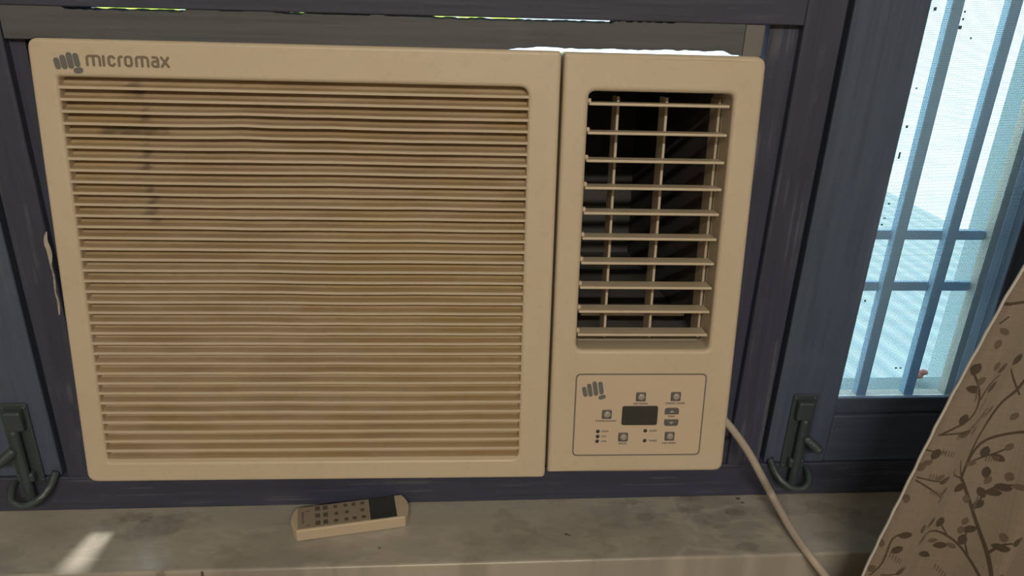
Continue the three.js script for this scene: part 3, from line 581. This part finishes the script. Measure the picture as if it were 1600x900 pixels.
  for (let j = 0; j <= NV; j++) {
    const y = yA + (yB - yA) * j / NV, x0 = xl(y), W = xr - x0;
    for (let i = 0; i <= NU; i++) {
      const hem = 8; let x, z;
      if (i < hem) { const a = (1 - i / hem) * Math.PI * 0.9; x = x0 + 0.0035 - 0.0035 * Math.cos(a * 0.5 - 0.0) * 1 + (i === 0 ? 0.003 : 0); x = x0 + 0.004 * (1 - Math.sin(Math.PI / 2 * (1 - Math.abs(i - hem * 0.5) / (hem * 0.5)))); z = -0.008 * (1 - i / hem); }
      else { x = x0 + 0.004 + (W - 0.004) * Math.pow((i - hem) / (NU - hem), 1.15); z = 0; }
      const s = x - x0, lean = s * 1 - 0.0;
      const amp = 0.017 * smooth(0.0, 0.07, s);
      z += Zc + amp * Math.sin(lean * 62 + 0.9 + 0.8 * Math.sin(y * 5)) + 0.006 * smooth(0, 0.1, s) * Math.sin(lean * 118 + y * 6) + 0.004 * Math.sin(y * 9 + s * 20) * smooth(0, 0.05, s);
      pos.push(x, y, z); uv.push((x - CX) / SIZE, (y - CY) / SIZE);
      if (i < NU && j < NV) { const a = j * (NU + 1) + i; idx.push(a, a + 1, a + NU + 2, a, a + NU + 2, a + NU + 1); }
    }
  }
  const g = new THREE.BufferGeometry(); g.setAttribute('position', new THREE.Float32BufferAttribute(pos, 3)); g.setAttribute('uv', new THREE.Float32BufferAttribute(uv, 2)); g.setIndex(idx); g.computeVertexNormals();
  const cloth = new THREE.MeshPhysicalMaterial({ map: tex, roughness: 0.85, transmission: 0.12, thickness: 0, sheen: 0.3, sheenColor: rgb(0.8, 0.75, 0.7), side: THREE.DoubleSide });
  const t = thing('curtain', 'beige curtain printed with brown leafy twigs beside the shutter', 'curtain');
  mesh('cloth', g, cloth, t);
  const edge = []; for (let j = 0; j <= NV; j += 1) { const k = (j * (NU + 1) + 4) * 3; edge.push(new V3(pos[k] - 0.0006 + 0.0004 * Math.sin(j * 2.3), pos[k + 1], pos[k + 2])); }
  mesh('edge_light_cord', new THREE.TubeGeometry(new THREE.CatmullRomCurve3(edge), 400, 0.0014, 6), std({ color: rgb(0.62, 0.64, 0.66), roughness: 0.35 }), t).userData.label = 'added pale cord standing in for window light along the curtain edge';  // added cord: its pale tone stands in for window light on the cloth edge
  const rod = thing('curtain_rod', 'dark metal rod carrying the floral curtain', 'curtain rod');
  mesh('rod', new THREE.CylinderGeometry(0.011, 0.011, 2.2, 16).rotateZ(Math.PI / 2).translate(0, 1.19, 0.10), M.iron, rod);
  for (const x of [-1.05, 1.07]) mesh('bracket', merge([new THREE.BoxGeometry(0.02, 0.02, 0.09).translate(x, 1.19, 0.065), new THREE.BoxGeometry(0.03, 0.06, 0.006).translate(x, 1.19, 0.023)]), M.iron, rod);
}

// ------------------------------------------------------------------ window grill outside the shutters
{
  const t = thing('window_grill', 'pale painted steel window grill behind the insect screen', 'grill');
  const paint = std({ color: rgb(0.42, 0.62, 0.80), roughness: 0.5 }), pale = std({ color: rgb(0.62, 0.58, 0.50), roughness: 0.5 });
  const z = -0.16, h = 0.0065;
  for (const x of [0.431, 0.4935, 0.5625, 0.6255]) mesh('bar', box(x - h, x + h, -0.012, 1.05, z - h, z + h, 0.0015), paint, t);
  mesh('frame_bar', box(0.673, 0.689, -0.022, 1.05, z - 0.008, z + 0.008, 0.0015), pale, t);
  mesh('frame_bar', box(0.404, 0.418, -0.022, 1.05, z - 0.008, z + 0.008, 0.0015), pale, t);
  mesh('frame_bar', box(0.418, 0.673, -0.024, -0.004, z - 0.008, z + 0.008, 0.0015, 'x'), pale, t);
  for (const y of [0.2105, 0.144]) mesh('cross_bar', box(0.418, 0.673, y - 0.006, y + 0.006, z - 0.011, z - 0.004, 0.001, 'x'), paint, t);
  for (const y of [0.20, 0.80]) for (const [a, b] of [[0.689, 0.762], [0.366, 0.404]]) mesh('lug', box(a, b, y, y + 0.012, z - 0.003, z + 0.003, 0, 'x'), paint, t);
}

// ------------------------------------------------------------------ outdoors
{
  const pale = colourTex(256, 256, (u, v) => mixc([0.38, 0.47, 0.48], [0.30, 0.40, 0.42], smooth(0.35, 0.7, fbm(u * 6, v * 6, 6, 6, 5)))); pale.repeat.set(0.25, 0.25);
  const gnd = box(-60, 60, -4.2, -4.0, -90, -0.6, 0, 'z');
  structure(mesh('ground', gnd, std({ map: pale, roughness: 0.95 }), scene), 'sunlit pale concrete ground outside');
  const outer = std({ map: pale, roughness: 0.95 });                 // the same pale concrete as the yard
  tag(mesh('outer_pier', box(0.835, 1.10, -4.0, 1.12, -0.42, -0.30), outer, scene), 'plain concrete pier outside the screened window', 'pier');
  structure(mesh('outer_ledge', box(-1.2, 1.1, -0.19, -0.064, -0.298, -0.20, 0.003, 'x'), outer, scene), 'plain concrete ledge outside under the window');
  // unseen slabs added to keep sun off the side bays, parted for the slot beam
  tag(mesh(numbered('added_sun_shade'), box(0.40, 1.7, 1.12, 1.19, -1.5, -0.2), outer, scene), 'added unseen concrete sun shade over the screened shutter by the curtain', 'sun shade');
  tag(mesh(numbered('added_sun_shade'), box(-1.7, -0.27, 1.12, 1.19, -1.5, -0.2), outer, scene), 'added unseen concrete sun shade over the shutter by the torn tape', 'sun shade');
  // low corrugated shed roof across the yard
  const y = -2.6, a = atY(1388, 300, y), b = atY(1482, 346, y), c = atY(1500, 600, y), d = atY(1290, 600, y);
  const a2 = a.clone().add(a.clone().sub(b).multiplyScalar(0.9)), b2 = b.clone().add(b.clone().sub(a).multiplyScalar(3.4));
  const along = b.clone().sub(a).normalize(), perp = new V3(-along.z, 0, along.x); if (perp.z < 0) perp.negate();
  const len = a2.distanceTo(b2), dep = Math.max(c.clone().sub(a).dot(perp), d.clone().sub(a).dot(perp)) + 0.2, N = 120, pos = [], idx = [];
  for (let i = 0; i <= N; i++) for (let k = 0; k < 2; k++) { const q = a2.clone().addScaledVector(perp, dep * i / N).addScaledVector(along, len * k); pos.push(q.x, q.y + 0.03 * Math.sin(i * 1.05) - 0.05 * k, q.z); if (i < N && !k) { const s = i * 2; idx.push(s, s + 1, s + 3, s, s + 3, s + 2); } }
  const rg = new THREE.BufferGeometry(); rg.setAttribute('position', new THREE.Float32BufferAttribute(pos, 3)); rg.setIndex(idx); rg.computeVertexNormals();
  const shed = thing('shed', 'pale blue corrugated shed roof across the yard', 'shed');
  mesh('roof', rg, std({ color: rgb(0.15, 0.225, 0.25), roughness: 0.7, side: THREE.DoubleSide }), shed);
  const cen = a2.clone().add(b2).multiplyScalar(0.5).addScaledVector(perp, dep / 2);
  const wallG = new THREE.BoxGeometry(len * 0.94, 1.05, dep * 0.92); wallG.rotateY(-Math.atan2(along.z, along.x)); wallG.translate(cen.x, -3.475, cen.z);
  mesh('walls', wallG, outer, shed);
  // tree behind the unit, its leaves show through the slit over the plank
  const tree = thing('garden_tree', 'yellow green leafy tree glimpsed through the slit above the plank', 'tree');
  const leaves = [], lp = new THREE.PlaneGeometry(0.07, 0.045);
  for (let i = 0; i < 2600; i++) { const q = lp.clone(); q.rotateX(rr(-1.5, 1.5)); q.rotateY(rr(0, 6.28)); const th = rr(0, 6.28), ra = Math.sqrt(rnd()); q.translate(-0.62 + 1.0 * ra * Math.cos(th), rr(0.12, 1.0), -2.6 + 0.45 * ra * Math.sin(th)); leaves.push(q); }
  const fol = mesh('foliage', merge(leaves), new THREE.MeshPhysicalMaterial({ color: rgb(0.80, 0.86, 0.18), roughness: 0.8, transmission: 0.5, thickness: 0, side: THREE.DoubleSide }), tree); fol.userData.kind = 'stuff';
  mesh('trunk', new THREE.CylinderGeometry(0.06, 0.10, 4.4, 12).translate(-0.62, -1.8, -2.6), std({ color: rgb(0.16, 0.11, 0.07), roughness: 0.9 }), tree);
  // red bloom on the ledge
  const fl = thing('red_flower', 'small faded red bloom beyond the insect screen', 'flower');
  const q = atZ(1433, 582, -0.28), pet = [];
  for (let i = 0; i < 7; i++) { const g = new THREE.SphereGeometry(0.007, 8, 6).scale(1, 0.6, 0.8); g.translate(0.008 * Math.cos(i * 0.9), 0.004 * Math.sin(i * 1.7), 0.008 * Math.sin(i * 0.9)); pet.push(g); }
  const petals = merge(pet); petals.translate(q.x, q.y, q.z); mesh('petals', petals, std({ color: rgb(0.62, 0.22, 0.18), roughness: 0.8 }), fl);
  mesh('stem', new THREE.CylinderGeometry(0.002, 0.002, q.y + 0.064, 8).translate(q.x, (q.y - 0.064) / 2, q.z), std({ color: rgb(0.2, 0.3, 0.12), roughness: 0.8 }), fl);
}

// ------------------------------------------------------------------ tube light on the facing wall
{
  const t = thing('tube_light', 'long warm tube light on the wall facing the window', 'lamp');
  mesh('fixture', box(-0.55, 0.75, 1.58, 1.66, 2.44, 2.5, 0.008, 'x'), std({ color: rgb(0.8, 0.8, 0.78), roughness: 0.5 }), t);
  mesh('tube', new THREE.CylinderGeometry(0.014, 0.014, 1.2, 16).rotateZ(Math.PI / 2).translate(LAMP_POS.x, LAMP_POS.y, 2.41), std({ color: rgb(0.9, 0.9, 0.85), emissive: rgb(1.0, 0.86, 0.68), emissiveIntensity: 4 }), t);
}

renderer.render(scene, camera);
